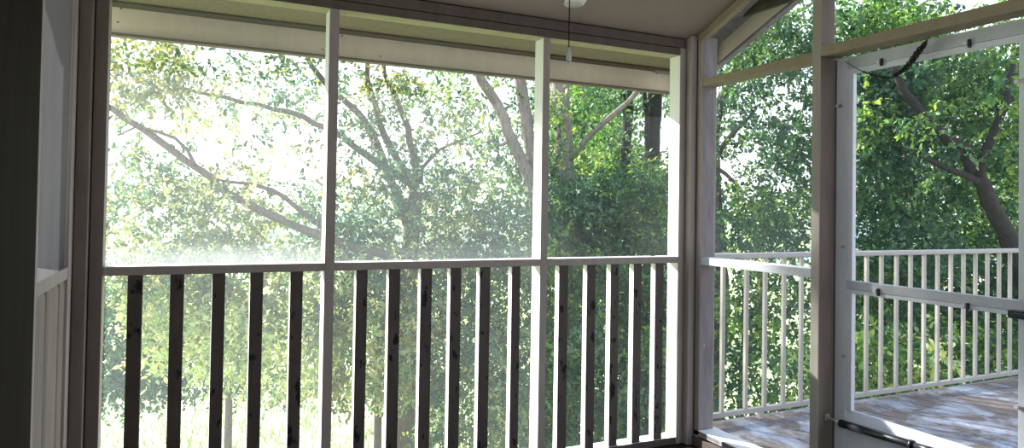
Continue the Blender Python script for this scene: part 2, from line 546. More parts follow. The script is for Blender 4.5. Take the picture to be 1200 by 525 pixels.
def clip(px, py, vert=True):
    p = onx(px, py, XD - .004)
    bm = bmesh.new()
    if vert:
        add_box(bm, (XD - .010, p[1] - .006, p[2] - .018), (XD - .0005, p[1] + .004, p[2] + .012), .002)
    else:
        add_box(bm, (XD - .010, p[1] - .012, p[2] - .006), (XD - .0005, p[1] + .012, p[2] + .006), .002)
    c = bm_obj('turn_clip', bm, BLACK if vert else STEEL, door)
    bm = bmesh.new()
    add_tube(bm, [(XD - .011, p[1] + .013, p[2]), (XD - .0004, p[1] + .013, p[2])], .007, 10)
    s = bm_obj('screw', bm, ALU2)
    s.parent = c
    s.location = (0, 0, 0)


for a in ((1029, 341.5), (1134, 359), (1033, 72), (1136, 50)): clip(*a)
for a in ((988.5, 289), (988.5, 417), (985, 124), (1197, 95), (1197, 478)): clip(*a, vert=False)
bm = bmesh.new()
p = onx(1184, 367, XD - .012)
add_box(bm, (XD - .030, p[1] - .10, p[2] - .014), (XD - .0005, p[1], p[2] + .012), .004)
add_box(bm, (XD - .045, p[1] - .10, p[2] - .008), (XD - .031, p[1] - .02, p[2] + .006), .004)
bm_obj('latch_handle', bm, BLACK, door)

# closer tube
xc = XD - .035
A, B = onx(985, 496, xc), onx(1066, 520.5, xc)
J = onx(963.5, 486.5, .05)
E2 = B + (B - A) / np.linalg.norm(B - A) * .12
cl = empty('door_closer', tuple(A), 'black tube door closer bridging the post and the screen door', 'door closer')
tube('cylinder', [A, A + (B - A) * .99, B], [.0165, .0165, .0155], BLACK, cl, 16)
tube('collar', [B + (B - A) * .003, B + (B - A) * .05], .0185, BLACK, cl, 16)
tube('end_tube', [B + (B - A) * .055, E2], .0135, BLACK, cl, 14)
J2 = np.array([.05, YP0 - .004, J[2]])
tube('rod', [A - (B - A) * .002, A + (np.array(J2) - A) * .97], .005, STEEL, cl, 8)
box('bracket', (.036, YP0 - .008, J[2] - .014), (.064, YP0 - .0005, J[2] + .012), STEEL, cl)

# tangled black chain on the header, with its wire
xh = .055
cpts = [onx(a, b_, xh) for a, b_ in ((1086, 49), (1080, 57), (1073, 66), (1066, 76), (1056, 84), (1047, 90), (1038, 91), (1024, 88), (1010.5, 83.7))]
chain = empty('hanging_chain', tuple(cpts[0]), 'tangled black chain drooping from the header across the door corner', 'chain')


def resample(pts, step):
    pts = [np.array(p) for p in pts]
    # Catmull-Rom first
    dense = []
    for i in range(len(pts) - 1):
        p0, p1, p2, p3 = pts[max(i - 1, 0)], pts[i], pts[i + 1], pts[min(i + 2, len(pts) - 1)]
        for k in range(12):
            t = k / 12
            dense.append(.5 * ((2 * p1) + (-p0 + p2) * t + (2 * p0 - 5 * p1 + 4 * p2 - p3) * t * t + (-p0 + 3 * p1 - 3 * p2 + p3) * t ** 3))
    dense.append(pts[-1])
    res = [dense[0]]
    for q in dense[1:]:
        while np.linalg.norm(q - res[-1]) >= step:
            res.append(res[-1] + (q - res[-1]) / np.linalg.norm(q - res[-1]) * step)
    return res


def add_links(bm, pts, ln=.011, wd=.0042, th=.0017):
    for i in range(len(pts) - 1):
        a, b_ = Vector(pts[i]), Vector(pts[i + 1])
        t = (b_ - a).normalized()
        s = t.orthogonal().normalized()
        if i % 2: s = t.cross(s)
        c = (a + b_) / 2
        ring = []
        for k in range(10):
            an = 2 * math.pi * k / 10
            ring.append(c + t * (ln * .62 * math.cos(an)) + s * (wd * math.sin(an)))
        ring.append(ring[0])
        add_tube(bm, ring, th, 5, cap=False)


bm = bmesh.new()
for off in ((0, 0), (.013, .008), (-.014, .003), (.006, -.013), (-.006, .014), (.018, -.004), (-.019, .006)):
    pp = [np.array(q) + np.array([off[0] * .5, off[0] * (1.0 if 0 < i < 4 else .3), off[1] * (1.0 if 0 < i < 4 else .3)]) for i, q in enumerate(cpts[:6])]
    add_links(bm, resample(pp, .0105))
bm_obj('tangled_strands', bm, CHAINM, chain)
bm = bmesh.new()
add_links(bm, resample(cpts[4:], .0105), .0115, .0042, .0018)
bm_obj('loose_strand', bm, CHAINM, chain)
wp = onx(991, 72, .085)
tube('wire', [cpts[-1], (np.array(cpts[-1]) + wp) / 2 + np.array([0, 0, -.002]), wp], .0022, WIRE, chain, 6)
ap = onx(1090, 42, .03)
bm = bmesh.new()
add_tube(bm, [cpts[0], np.array([xh, cpts[0][1] - .008, 1.874])], .003, 6)
bm_obj('hook', bm, WIRE, chain)

# ------------------------------------------------------------------ left wall (plane x = -2.775)
XC = -2.775
wl = empty('wall_left', (XC, -.4, 0), kind='structure')
box('post', (XC - .09, -.115, 0), (XC, -.040, 2.4), FRAME, wl)
box('post', (XC - .09, -.70, 0), (XC, -.645, 2.5), FRAME, wl)
box('handrail', (XC - .09, -.6445, ZR0 + .005), (XC - .001, -.1155, ZR1 + .012), FRAME, wl)
box('header', (XC - .09, -.6445, 2.03), (XC - .001, -.1155, 2.10), FRAME_DK, wl)
box('sill', (XC - .09, -.6445, 0), (XC - .001, -.1155, .036), FRAME_DK, wl)
LB = paint('left_board', (.20, .17, .15), (.30, .26, .23), chip=(.13, .108, .095), chip_amt=.66, chip_scale=9, scale=(7, 7, .8))
for y0, y1 in ((-.635, -.47), (-.435, -.245), (-.215, -.125)):
    box('wide_baluster', (XC - .055, y0, .0365), (XC - .006, y1, ZR0 + .0045), LB, wl, bevel=.016)
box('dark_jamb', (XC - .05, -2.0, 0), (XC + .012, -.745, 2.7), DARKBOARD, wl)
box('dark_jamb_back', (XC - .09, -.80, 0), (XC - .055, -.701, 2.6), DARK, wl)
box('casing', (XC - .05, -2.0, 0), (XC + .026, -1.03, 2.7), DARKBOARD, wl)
w5 = empty('window_5', (XC - .03, -.38, 1.5), kind='structure')
bm = bmesh.new()
gx = 14
for i in range(gx + 1):
    for k in range(2):
        y = -.6445 + (.529) * i / gx
        bm.verts.new((XC - .010 + .004 * math.sin(i * 1.3 + k * 2), y, (ZR1 + .012) if k == 0 else 2.03))
bm.verts.ensure_lookup_table()
for i in range(gx):
    bm.faces.new((bm.verts[2 * i], bm.verts[2 * i + 2], bm.verts[2 * i + 3], bm.verts[2 * i + 1]))
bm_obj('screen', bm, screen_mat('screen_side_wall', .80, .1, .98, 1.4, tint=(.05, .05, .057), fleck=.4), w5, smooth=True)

tag(box('wall_back', (-2.95, -4.70, 0), (.1, -4.6, 4.2), FRAME_DK, bevel=0), kind='structure')
box('boarded_side', (XC - .09, -4.6, 0), (XC - .051, -2.001, .55), DARKBOARD, wl, bevel=0)
box('rear_post', (XC - .09, -2.12, .551), (XC - .051, -2.001, cz(-2.0)), FRAME_DK, wl)
box('rear_post', (XC - .09, -3.42, .551), (XC - .051, -3.30, cz(-3.3)), FRAME_DK, wl)
box('rear_post', (XC - .09, -4.6, .551), (XC - .051, -4.5, cz(-4.5)), FRAME_DK, wl)
box('rear_stud', (0, -2.36, 0), (.09, -2.301, cz(-2.36) - .06), TAN, wr)
box('rear_handrail', (0, -4.59, .94), (.088, -2.361, .975), ALU2, wr)
box('rear_stud', (0, -4.599, 0), (.09, -4.55, cz(-4.6) - .06), TAN, wr)
box('rear_boards', (.03, -4.549, 0), (.06, -2.361, .939), DARKBOARD, wr)
# ------------------------------------------------------------------ floor, ceiling, roof
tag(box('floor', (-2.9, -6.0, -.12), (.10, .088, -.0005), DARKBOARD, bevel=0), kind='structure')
prism('ceiling', [(.0, cz(0) + .001), (-6.0, cz(-6.0) + .001), (-6.0, cz(-6.0) + .05), (.0, cz(0) + .05)], 0, -2.9, -.0005, CEIL)['kind'] = 'structure'
roof = empty('trim_roof', (-1.4, .3, 2.1), kind='structure')
YE, XB = .40, .25
prism('roof_deck', [(YE + .03, cz(YE) + .09), (-6.2, cz(-6.2) + .09), (-6.2, cz(-6.2) + .16), (YE + .03, cz(YE) + .16)], 0, -3.2, XB + .03, PLY, roof)
box('eave_soffit', (-3.1, D + .012, 2.036), (XB - .002, YE - .012, 2.046), SOFFIT2, roof, bevel=0)
box('soffit_trim', (-3.1, D + .001, 2.032), (XB - .002, D + .011, 2.05), LIPBROWN, roof, bevel=0)
box('soffit_channel', (-3.1, YE - .075, 2.026), (XB - .002, YE - .002, 2.0355), CHANNEL, roof, bevel=0)
box('fascia', (-3.1, YE, 1.918), (XB, YE + .022, 2.10), FASCIA, roof, bevel=.001)
box('fascia_lip', (-3.1, YE - .014, 1.905), (XB, YE + .03, 1.9175), LIPBROWN, roof, bevel=.001)
so = .055
prism('rake_soffit', [(.388, cz(.388) + so), (-6, cz(-6) + so), (-6, cz(-6) + so + .01), (.388, cz(.388) + so + .01)], 0, .0315, XB - .001, WEATHER, roof)
prism('barge_board', [(.42, cz(.42) - .045), (-6, cz(-6) - .045), (-6, cz(-6) + .085), (.42, cz(.42) + .085)], 0, XB, XB + .022, FASCIA, roof)
prism('barge_lip', [(.42, cz(.42) - .062), (-6, cz(-6) - .062), (-6, cz(-6) - .0455), (.42, cz(.42) - .0455)], 0, XB - .006, XB + .03, WEATHER, roof)
t0 = onx(873, 20.5, .13)
prism('gable_board', [(t0[1], t0[2]), (-2.4, t0[2]), (-2.4, cz(-2.4) + so - .012), (t0[1] - .02, t0[2] + .02)], 0, .115, .13, PLY, roof)
# nails heads in the fascia
for px, py in ((142, 10), (138, 26), (401, 42), (378, 58), (446, 66), (770, 86)):
    p = ony(px, py, YE - .001)
    if 1.92 < p[2] < 2.03:
        tube('nail', [(p[0], YE - .002, p[2]), (p[0], YE + .004, p[2])], .004, DARK, roof, 8)

# ------------------------------------------------------------------ outside deck and its railing
ZD, YDE, YRL = .02, .165, .12
dk = empty('deck', (2.2, -1.5, ZD), kind='structure')
x = .125
while x < 4.7:
    w = .138
    o = box('board', (x, -5.0, ZD - .035), (x + w - .006, YDE, ZD + random.uniform(-.001, .001)), DECK, dk, bevel=.003)
    x += w
box('rim_joist', (.125, YDE + .001, -.25), (4.7, YDE + .04, ZD - .01), WEATHER, dk)
for xx in (.5, 2.4, 4.3):
    box('deck_post', (xx, YDE - .13, -3.3), (xx + .1, YDE - .03, -.04), WEATHER, dk)
rl = empty('deck_railing', (2.2, YRL, ZD), 'cream metal picket railing along the outer edge of the deck', 'railing')
bm = bmesh.new()
zt = .978
add_box(bm, (.098, YRL - .028, zt - .03), (4.68, YRL + .028, zt), .008)
bm_obj('top_rail', bm, RAILM, rl)
box('bottom_rail', (.098, YRL - .014, .060), (4.68, YRL + .014, .088), RAILM, rl, .004)
pk = [846.5, 874, 896, 918, 938.5]
xs = [ony(q, 400, YRL)[0] for q in pk]
xs += [ony(q, 320, YRL)[0] for q in (1015.5, 1032.8, 1050.5, 1067, 1082.8, 1098.6, 1114.2, 1129, 1143, 1157, 1170.7, 1183.5)]
xs.append(ony(1000, 320, YRL)[0])
xs = sorted(xs)
while xs[-1] < 4.5: xs.append(xs[-1] + .136)
# fill the pickets hidden behind the post
gap = [a for a in xs]
for a, b_ in zip(gap, gap[1:]):
    k = int(round((b_ - a) / .145))
    for j in range(1, k): xs.append(a + (b_ - a) * j / k)
for q in sorted(xs):
    box('picket', (q - .0105, YRL - .0105, .0885), (q + .0105, YRL + .0105, zt - .0305), RAILM, rl, .003)
fx = ony(1080, 440, YRL)[0]
for q in (fx, .62, 4.3):
    box('foot', (q - .015, YRL - .015, ZD - .001), (q + .015, YRL + .015, .0595), RAILM, rl, .003)

# ------------------------------------------------------------------ ceiling fan (its lamp shade and pull cord dip into view)
fc = at(668, 4, 1.62)
fan = empty('ceiling_fan', (fc[0], fc[1], cz(fc[1])), 'cream ceiling fan lamp with hanging pull cord at the top edge', 'ceiling fan')
zc = cz(fc[1])
bm = bmesh.new()
add_lathe(bm, [(.07, 0), (.065, -.05), (.02, -.075)], (fc[0], fc[1], zc - .002))
bm_obj('canopy', bm, CREAM, fan)
zm = 2.16
tube('downrod', [(fc[0], fc[1], zc - .07), (fc[0], fc[1], zm + .09)], .012, CREAM, fan, 10)
bm = bmesh.new()
add_lathe(bm, [(.03, .09), (.10, .075), (.13, .03), (.12, -.03), (.07, -.06), (.05, -.16), (.03, -.20)], (fc[0], fc[1], zm))
bm_obj('motor', bm, CREAM, fan)
for k in range(5):
    an = .35 + k * 2 * math.pi / 5
    bm = bmesh.new()
    pts = []
    for u, hw in ((.12, .02), (.17, .05), (.30, .06), (.50, .066), (.54, .055), (.555, .03)):
        pts.append((u, hw))
    pts = pts + [(u, -h) for u, h in reversed(pts)]
    add_prism(bm, pts, 2, -.004, .004)
    bmesh.ops.rotate(bm, verts=bm.verts, cent=(0, 0, 0), matrix=Matrix.Rotation(.2, 3, 'X'))
    bmesh.ops.rotate(bm, verts=bm.verts, cent=(0, 0, 0), matrix=Matrix.Rotation(an, 3, 'Z'))
    bmesh.ops.translate(bm, verts=bm.verts, vec=(fc[0], fc[1], zm))
    bm_obj('blade', bm, CREAM, fan)
# tulip shade, tilted
bm = bmesh.new()
add_lathe(bm, [(.020, 0), (.0235, .0025), (.025, .008), (.030, .03), (.048, .09), (.056, .16), (.050, .22), (.03, .26)], (0, 0, 0), 24)
for v in bm.verts:
    v.co.x += v.co.z * .42 * RT[0]
    v.co.y += v.co.z * .42 * RT[1]
s0 = at(672, 6.5, 1.62)
bmesh.ops.translate(bm, verts=bm.verts, vec=tuple(s0))
bm_obj('lamp_shade', bm, CREAM, fan, smooth=True)
c0 = at(668, -40, 1.50)
c1 = at(668, 56, 1.50)
c1[0], c1[1] = c0[0], c0[1]
cd_ = tube('pull_cord', [(c0[0], c0[1], 1.97), c1], .0013, DARKBOARD, fan, 6)
bm = bmesh.new()
add_lathe(bm, [(.0015, .0), (.0032, -.004), (.0055, -.016), (.0062, -.024), (.005, -.031), (.002, -.034)], tuple(c1), 14)
pb = bm_obj('pull_bob', bm, GREYBOB)
pb.parent = cd_

# ------------------------------------------------------------------ landscape
def ground_z(x, y):
    return -3.0 - .02 * max(0, y - 8) + .06 * math.sin(x * .7) * math.sin(y * .5)


bm = bmesh.new()
gx, gy = 60, 50
vv = {}
for i in range(gx + 1):
    for j in range(gy + 1):
        x = -40 + 90 * i / gx
        y = -10 + 75 * j / gy
        vv[i, j] = bm.verts.new((x, y, ground_z(x, y)))
for i in range(gx):
    for j in range(gy):
        bm.faces.new((vv[i, j], vv[i + 1, j], vv[i + 1, j + 1], vv[i, j + 1])).smooth = True
tag(bm_obj('ground_lawn', bm, LAWN), kind='structure')
bm = bmesh.new()
prev = None
for i in range(81):
    x = -80 + 200 * i / 80
    row = []
    for k, (yy, zz) in enumerate(((64, -6), (72, -1.5), (84, .8), (100, 2.0))):
        h = zz + (math.sin(x * .09) * 1.6 + math.sin(x * .31 + k) * .8 + random.uniform(-.5, .5)) * (k > 0)
        row.append(bm.verts.new((x, yy, h)))
    if prev:
        for k in range(3):
            bm.faces.new((prev[k], row[k], row[k + 1], prev[k + 1])).smooth = True
    prev = row
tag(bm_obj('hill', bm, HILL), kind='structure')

# ------------------------------------------------------------------ trees
PAL = {
    'sun': [(.46, .52, .30), (.36, .44, .27), (.52, .52, .31), (.24, .34, .23), (.54, .46, .27), (.14, .22, .16)],
    'pale': [(.58, .62, .40), (.48, .55, .35), (.62, .58, .36), (.34, .42, .29), (.15, .23, .18)],  # sunlit highlights put into the leaf colours
    'olive': [(.17, .20, .11), (.24, .25, .13), (.11, .15, .105), (.33, .30, .14), (.14, .19, .12)],
    'blue': [(.035, .075, .075), (.05, .10, .09), (.028, .06, .062), (.08, .13, .11)],
    'mid': [(.11, .19, .11), (.15, .24, .13), (.08, .15, .10), (.21, .28, .15), (.13, .22, .13)],
    'deep': [(.036, .095, .062), (.052, .125, .070), (.028, .08, .06), (.075, .155, .075), (.11, .20, .075)],
    'cool': [(.065, .135, .11), (.085, .165, .125), (.05, .11, .095), (.11, .19, .13)],
    'bright': [(.12, .23, .065), (.18, .30, .08), (.07, .16, .06), (.28, .38, .10), (.05, .12, .055)],
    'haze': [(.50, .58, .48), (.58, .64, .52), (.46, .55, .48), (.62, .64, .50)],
}
LT = np.array([(0, 0, 0), (.22, .22, .05), (.25, .58, .06), (0, 1, -.05), (-.25, .58, .06), (-.22, .22, .05)])   # folded leaf outline


LSC, NSC = .84, 1.25


def foliage_mesh(name, clumps):
    """clumps: (centre xyz, (rx,ry,rz), n leaves, leaf length, palette)"""
    P, S, C, DIR = [], [], [], []
    for c, rad, n, ll, pal in clumps:
        ll, n = ll * LSC, n * NSC
        nt_ = max(1, int(n / 9))
        # twigs inside the clump: start points with a direction, leaves ranged along them
        u = rng.normal(size=(nt_, 3))
        u /= np.linalg.norm(u, axis=1)[:, None]
        rr = rng.random(nt_) ** .45
        st = np.array(c) + u * rr[:, None] * np.array(rad)
        dr = u * .7 + rng.normal(size=(nt_, 3)) * .6 + np.array([0, 0, -.15])
        dr /= np.linalg.norm(dr, axis=1)[:, None]
        tl = ll * rng.uniform(2.2, 4.2, nt_)
        k = 9
        t = np.linspace(0, 1, k)
        pos = st[:, None, :] + dr[:, None, :] * (t[None, :, None] * tl[:, None, None]) + np.array([0, 0, -1.0]) * (t[None, :, None] ** 2) * (tl * .22)[:, None, None]
        ld = dr[:, None, :] * .6 + rng.normal(size=(nt_, k, 3)) * .75 + np.array([0, 0, -.35])
        P.append(pos.reshape(-1, 3)); DIR.append(ld.reshape(-1, 3))
        S.append(ll * rng.uniform(.65, 1.3, nt_ * k))
        pl = np.array(PAL[pal])
        base = pl[rng.integers(0, len(pl), nt_)]
        cc = base[:, None, :] * rng.uniform(.75, 1.3, (nt_, k, 1))
        alt = pl[rng.integers(0, len(pl), (nt_, k))]
        mxx = (rng.random((nt_, k, 1)) < .3)
        C.append(np.where(mxx, alt, cc).reshape(-1, 3))
    P, S, C, DIR = map(np.concatenate, (P, S, C, DIR))
    n = len(P)
    DIR /= np.linalg.norm(DIR, axis=1)[:, None]
    rn = rng.normal(size=(n, 3)) * .8 + np.array([0, 0, .9])
    sd = np.cross(DIR, rn)
    sd /= np.linalg.norm(sd, axis=1)[:, None] + 1e-9
    nm = np.cross(sd, DIR)
    V = P[:, None, :] + S[:, None, None] * (LT[None, :, 0:1] * sd[:, None, :] + LT[None, :, 1:2] * DIR[:, None, :] + LT[None, :, 2:3] * nm[:, None, :])
    V = V.reshape(-1, 3)
    b0 = (np.arange(n) * 6)[:, None]
    F = np.concatenate([b0 + np.array([[0, 1, 2, 3]]), b0 + np.array([[0, 3, 4, 5]])], axis=1).reshape(-1)
    me = bpy.data.meshes.new(name)
    me.vertices.add(len(V))
    me.vertices.foreach_set('co', V.astype(np.float32).ravel())
    me.loops.add(len(F))
    me.loops.foreach_set('vertex_index', F.astype(np.int32))
    nf = len(F) // 4
    me.polygons.add(nf)
    me.polygons.foreach_set('loop_start', (np.arange(nf) * 4).astype(np.int32))
    me.update(calc_edges=True)
    ca = me.color_attributes.new('tint', 'FLOAT_COLOR', 'POINT')
    col = np.ones((len(V), 4), np.float32)
    col[:, :3] = np.repeat(C, 6, axis=0)
    ca.data.foreach_set('color', col.ravel())
    return me


def limb_pts(px_list, d0, d1=None, wob=.04):
    d1 = d0 if d1 is None else d1
    out_ = []
    n = len(px_list)
    for i, (a, b_) in enumerate(px_list):
        out_.append(at(a, b_, d0 + (d1 - d0) * i / max(1, n - 1)))
    rs = resample(out_, .22)
    return [p + rng.normal(size=3) * wob * .35 for p in rs]


def limb(nm, px_list, d0, d1, r0, r1, mat, root):
    pts = limb_pts(px_list, d0, d1)
    n = len(pts)
    rad = [(r0 + (r1 - r0) * i / (n - 1)) * random.uniform(.92, 1.1) for i in range(n)]
    return tube(nm, pts, rad, mat, root, 9)


def scatter(x0, x1, y0, y1, d0, d1, n, rpx, leaves, ll, pal, jitter=.35):
    """clump centres spread over the patch of view x0..x1, y0..y1 between two depths"""
    out_ = []
    k = max(1, int(round(math.sqrt(n * (x1 - x0) / max(1, (y1 - y0))))))
    rows = max(1, int(math.ceil(n / k)))
    for i in range(k):
        for j in range(rows):
            px = x0 + (x1 - x0) * (i + .5 + random.uniform(-.6, .6)) / k
            py = y0 + (y1 - y0) * (j + .5 + random.uniform(-.6, .6)) / rows
            d = random.uniform(d0, d1)
            r = rpx / FPX * d * random.uniform(.65, 1.35)
            p = pal if isinstance(pal, str) else random.choice(pal)
            out_.append((at(px, py, d), (r * random.uniform(1, 1.5), r * 1.2, r * random.uniform(.55, .9)), int(leaves * random.uniform(.6, 1.4)), ll, p))
    return out_


def tree(name, label, base_px, depth, limbs, clumps, bark, cat='tree', group=None):
    """limbs: list of (part, px points, d0, d1, r0, r1)"""
    b0 = at(base_px[0], base_px[1], depth)
    gz = ground_z(b0[0], b0[1])
    root = empty(name, (b0[0], b0[1], gz), label, cat, group)
    for nm, pl, d0, d1, r0, r1 in limbs:
        if nm == 'trunk':
            pts = limb_pts(pl, d0, d1, .03)
            pts = [np.array([pts[0][0], pts[0][1], gz - .2])] + pts
            rad = [r0 * 1.25] + [r0 + (r1 - r0) * i / (len(pts) - 2) for i in range(len(pts) - 1)]
            tube('trunk', pts, rad, bark, root, 12)
        else:
            limb(nm, pl, d0, d1, r0, r1, bark, root)
    me = foliage_mesh('foliage', clumps)
    link('foliage', me, LEAF, root)
    return root


# T1: spreading pale-leaved tree, forked, one long limb reaching down across the left window
c = []
c += scatter(128, 215, 45, 115, 8.5, 10, 15, 22, 100, .095, 'olive')
c += scatter(215, 390, 62, 120, 9, 11, 15, 22, 70, .08, ['olive', 'cool'])
c += scatter(128, 390, 110, 215, 9.3, 11, 26, 15, 60, .09, ['olive', 'cool', 'sun'])
c += scatter(260, 440, -170, -10, 9, 11.5, 22, 26, 110, .09, 'olive')  # out of view, added to throw shade on the deck
c += scatter(118, 300, 205, 300, 8.5, 10.5, 44, 22, 100, .085, ['sun', 'olive', 'cool', 'olive'])
c += scatter(290, 400, 225, 300, 9, 11, 24, 22, 95, .085, ['sun', 'olive', 'cool'])
c += scatter(395, 500, 75, 200, 9.5, 11, 34, 20, 75, .08, ['olive', 'cool'])
c += scatter(500, 560, 90, 240, 9.5, 11, 16, 18, 60, .08, ['olive', 'sun'])
c += scatter(400, 560, 205, 300, 9, 11, 46, 24, 110, .085, ['cool', 'olive', 'cool'])
for o_, z_ in [(random.uniform(-.68, -.40), random.uniform(5.9, 6.6)) for _ in range(9)]:  # small unseen clumps added to keep sun off the door rail
    c.append(((o_ * .866 - .5 * 10, o_ * .5 + .866 * 10, z_), (.13, .3, .2), 90, .08, 'olive'))
for _ in range(80):                      # unseen clumps added above the view to shade the deck and side wall
    o_, t_, z_ = random.uniform(-.30, 3.2), random.uniform(9.6, 11.2), random.uniform(4.9, 7.2)
    c.append(((o_ * .866 - .5 * t_, o_ * .5 + .866 * t_, z_ + (t_ - 10) * .49), (.42, .5, .4), 120, .09, 'olive'))
tree('spreading_tree', 'spreading thin-leaved tree forking behind the middle window, long limb crossing the left window', (482, 420), 10.3,
     [('trunk', [(474, 430), (478, 330), (484, 260), (490, 218)], 10.3, 10.3, .17, .11),
      ('branch', [(455, 300), (420, 290), (375, 276), (300, 243), (230, 196), (180, 160), (120, 122), (70, 95)], 9.4, 8.4, .06, .036),
      ('branch', [(490, 220), (440, 190), (380, 147), (308, 125), (258, 114), (205, 100)], 10.3, 9.8, .06, .02),
      ('branch', [(478, 262), (463, 225), (430, 145), (395, 112), (370, 85), (350, 40)], 10.3, 10.8, .075, .03),
      ('branch', [(488, 216), (455, 165), (432, 95), (425, 40)], 10.3, 10.2, .06, .03),
      ('branch', [(490, 216), (475, 140), (452, 88), (440, 30)], 10.3, 10.4, .055, .03),
      ('branch', [(350, 40), (260, -20), (140, -70), (40, -110)], 10.8, 11, .06, .03),
      ('branch', [(491, 215), (505, 182), (543, 163), (580, 150)], 10.3, 10.0, .03, .012),
      ('branch', [(380, 268), (325, 226), (275, 212), (225, 218)], 9.3, 9.0, .04, .015),
      ('branch', [(300, 243), (262, 228), (240, 245)], 9.0, 8.8, .025, .01),
      ('branch', [(230, 196), (215, 170), (170, 150), (130, 160)], 8.8, 8.5, .025, .01)], c, BARK1)

# T2: twin leaning trunks at the middle mullion
c = []
c += scatter(500, 640, 80, 165, 10.9, 12.5, 20, 18, 70, .09, ['mid', 'deep', 'bright'])
c += scatter(545, 600, 160, 230, 10.9, 12.5, 10, 20, 90, .09, ['mid', 'cool', 'deep'])
c += scatter(600, 650, 180, 250, 10.9, 12.5, 14, 22, 110, .09, ['mid', 'cool', 'deep'])
c += scatter(560, 660, 235, 305, 9.5, 12, 26, 24, 120, .09, ['cool', 'deep', 'mid'])
tree('leaning_tree', 'tree with a leaning brown stem beside a pale upright stem, left of the second mullion', (640, 420), 10.6,
     [('trunk', [(640, 430), (636, 330), (628, 240), (620, 208), (600, 165), (582, 122), (560, 86), (540, 40)], 10.6, 10.6, .13, .07),
      ('stem', [(632, 270), (625, 200), (617, 140), (611, 92), (606, 30)], 10.7, 10.9, .105, .085),
      ('branch', [(600, 165), (580, 170), (560, 160)], 10.6, 10.4, .03, .012)], c, BARK2)

# T3: thick pale trunk behind the right-hand window
c = []
c += scatter(640, 655, 90, 200, 10.2, 10.8, 8, 14, 55, .08, ['mid', 'bright', 'sun'])
c += scatter(655, 690, 90, 220, 10.0, 10.7, 8, 13, 45, .08, ['mid', 'deep'])
c += scatter(665, 705, 100, 210, 11.3, 13.5, 10, 18, 70, .09, ['mid', 'bright', 'sun'])
c += scatter(690, 750, 95, 130, 11.3, 13, 10, 18, 70, .09, ['deep', 'mid'])
c += scatter(700, 750, 150, 210, 11.3, 13, 14, 20, 90, .09, ['deep', 'mid', 'bright'])
c += scatter(645, 720, 215, 300, 9.5, 10.8, 34, 23, 120, .09, ['deep', 'cool', 'cool'])
tree('thick_tree', 'thick grey trunked tree with one limb rising right, behind the narrow window', (660, 430), 11,
     [('trunk', [(664, 430), (666, 330), (665, 230), (660, 150), (657, 100), (655, 30)], 11, 11, .17, .14),
      ('branch', [(665, 190), (690, 160), (715, 138), (747, 107), (775, 70)], 10.9, 10.5, .055, .035)], c, BARK2)

# T4: dark trunk near the corner post
c = []
c += scatter(735, 800, 95, 130, 11.9, 13.5, 8, 18, 70, .09, ['deep', 'mid'])
c += scatter(715, 750, 150, 230, 12.2, 13.5, 14, 20, 100, .09, ['deep', 'cool', 'bright'])
c += scatter(700, 775, 195, 300, 9.8, 11.3, 40, 22, 120, .09, ['deep', 'cool', 'bright'])
c += scatter(760, 800, 205, 300, 10.5, 13, 22, 22, 120, .09, ['deep', 'cool', 'bright'])
tree('dark_trunk_tree', 'dark trunked tree partly wrapped in leaves close to the porch corner post', (768, 440), 11.6,
     [('trunk', [(770, 440), (768, 330), (765, 250), (763, 190), (767, 140), (768, 100), (770, 40)], 11.6, 11.6, .15, .115),
      ('branch', [(764, 200), (757, 155), (756, 110), (752, 60)], 11.5, 11.4, .05, .04),
      ('stem', [(737, 260), (733, 200), (735, 140), (734, 80)], 12.0, 12.0, .10, .085)], c, BARK3)

# shrubs and low growth below the rail, left to right
GL = 'shrubs and saplings beyond the porch rail'
c = scatter(112, 172, 340, 468, 9.6, 11, 40, 21, 120, .09, ['blue', 'blue', 'cool'])
c += scatter(150, 250, 350, 462, 10.6, 12, 44, 19, 110, .09, ['blue', 'cool', 'blue'])
c += scatter(240, 400, 435, 466, 11, 12.5, 22, 12, 80, .08, ['cool', 'blue', 'olive'])
tree('bluish_shrub', 'dense bluish green shrub rising behind the leftmost balusters', (160, 470), 10.8,
     [('trunk', [(160, 470), (158, 420), (150, 370)], 10.8, 10.6, .06, .03)], c, BARK3, 'shrub', GL)
c = scatter(125, 250, 300, 350, 8.6, 9.6, 22, 20, 85, .095, ['sun', 'olive', 'cool'])
c += scatter(175, 300, 345, 430, 8.6, 9.6, 30, 21, 85, .10, ['pale', 'sun', 'pale'])
c += scatter(250, 390, 300, 400, 8.8, 10, 34, 21, 85, .10, ['pale', 'sun', 'olive'])
c += scatter(280, 390, 390, 452, 9, 10, 20, 19, 80, .095, ['pale', 'sun'])
tree('yellowing_sapling', 'yellowing sunlit sapling with drooping leaf sprays behind the wide railing section', (270, 460), 9.8,
     [('trunk', [(268, 470), (262, 400), (270, 340), (285, 290)], 9.8, 9.5, .05, .02),
      ('branch', [(264, 405), (230, 375), (190, 360)], 9.7, 9.1, .022, .008),
      ('branch', [(270, 360), (330, 345), (380, 340)], 9.7, 9.5, .022, .008)], c, BARK1, 'tree', GL)
c = scatter(385, 520, 300, 400, 8.6, 10, 50, 24, 115, .085, ['olive', 'sun', 'cool'])
c += scatter(385, 505, 390, 468, 8.6, 10, 36, 22, 95, .085, ['sun', 'olive'])
tree('slim_sapling', 'pale green sapling filling the gaps just past the first mullion', (440, 470), 9.6,
     [('trunk', [(442, 475), (445, 400), (455, 340), (450, 290)], 9.6, 9.5, .05, .02),
      ('branch', [(445, 380), (410, 375), (385, 372)], 9.5, 9.2, .02, .008)], c, BARK1, 'tree', GL)
c = scatter(505, 640, 300, 400, 9.5, 11.5, 56, 24, 125, .085, ['cool', 'mid', 'deep'])
c += scatter(500, 640, 395, 530, 8.5, 10.5, 66, 26, 125, .085, ['deep', 'mid', 'sun', 'cool'])
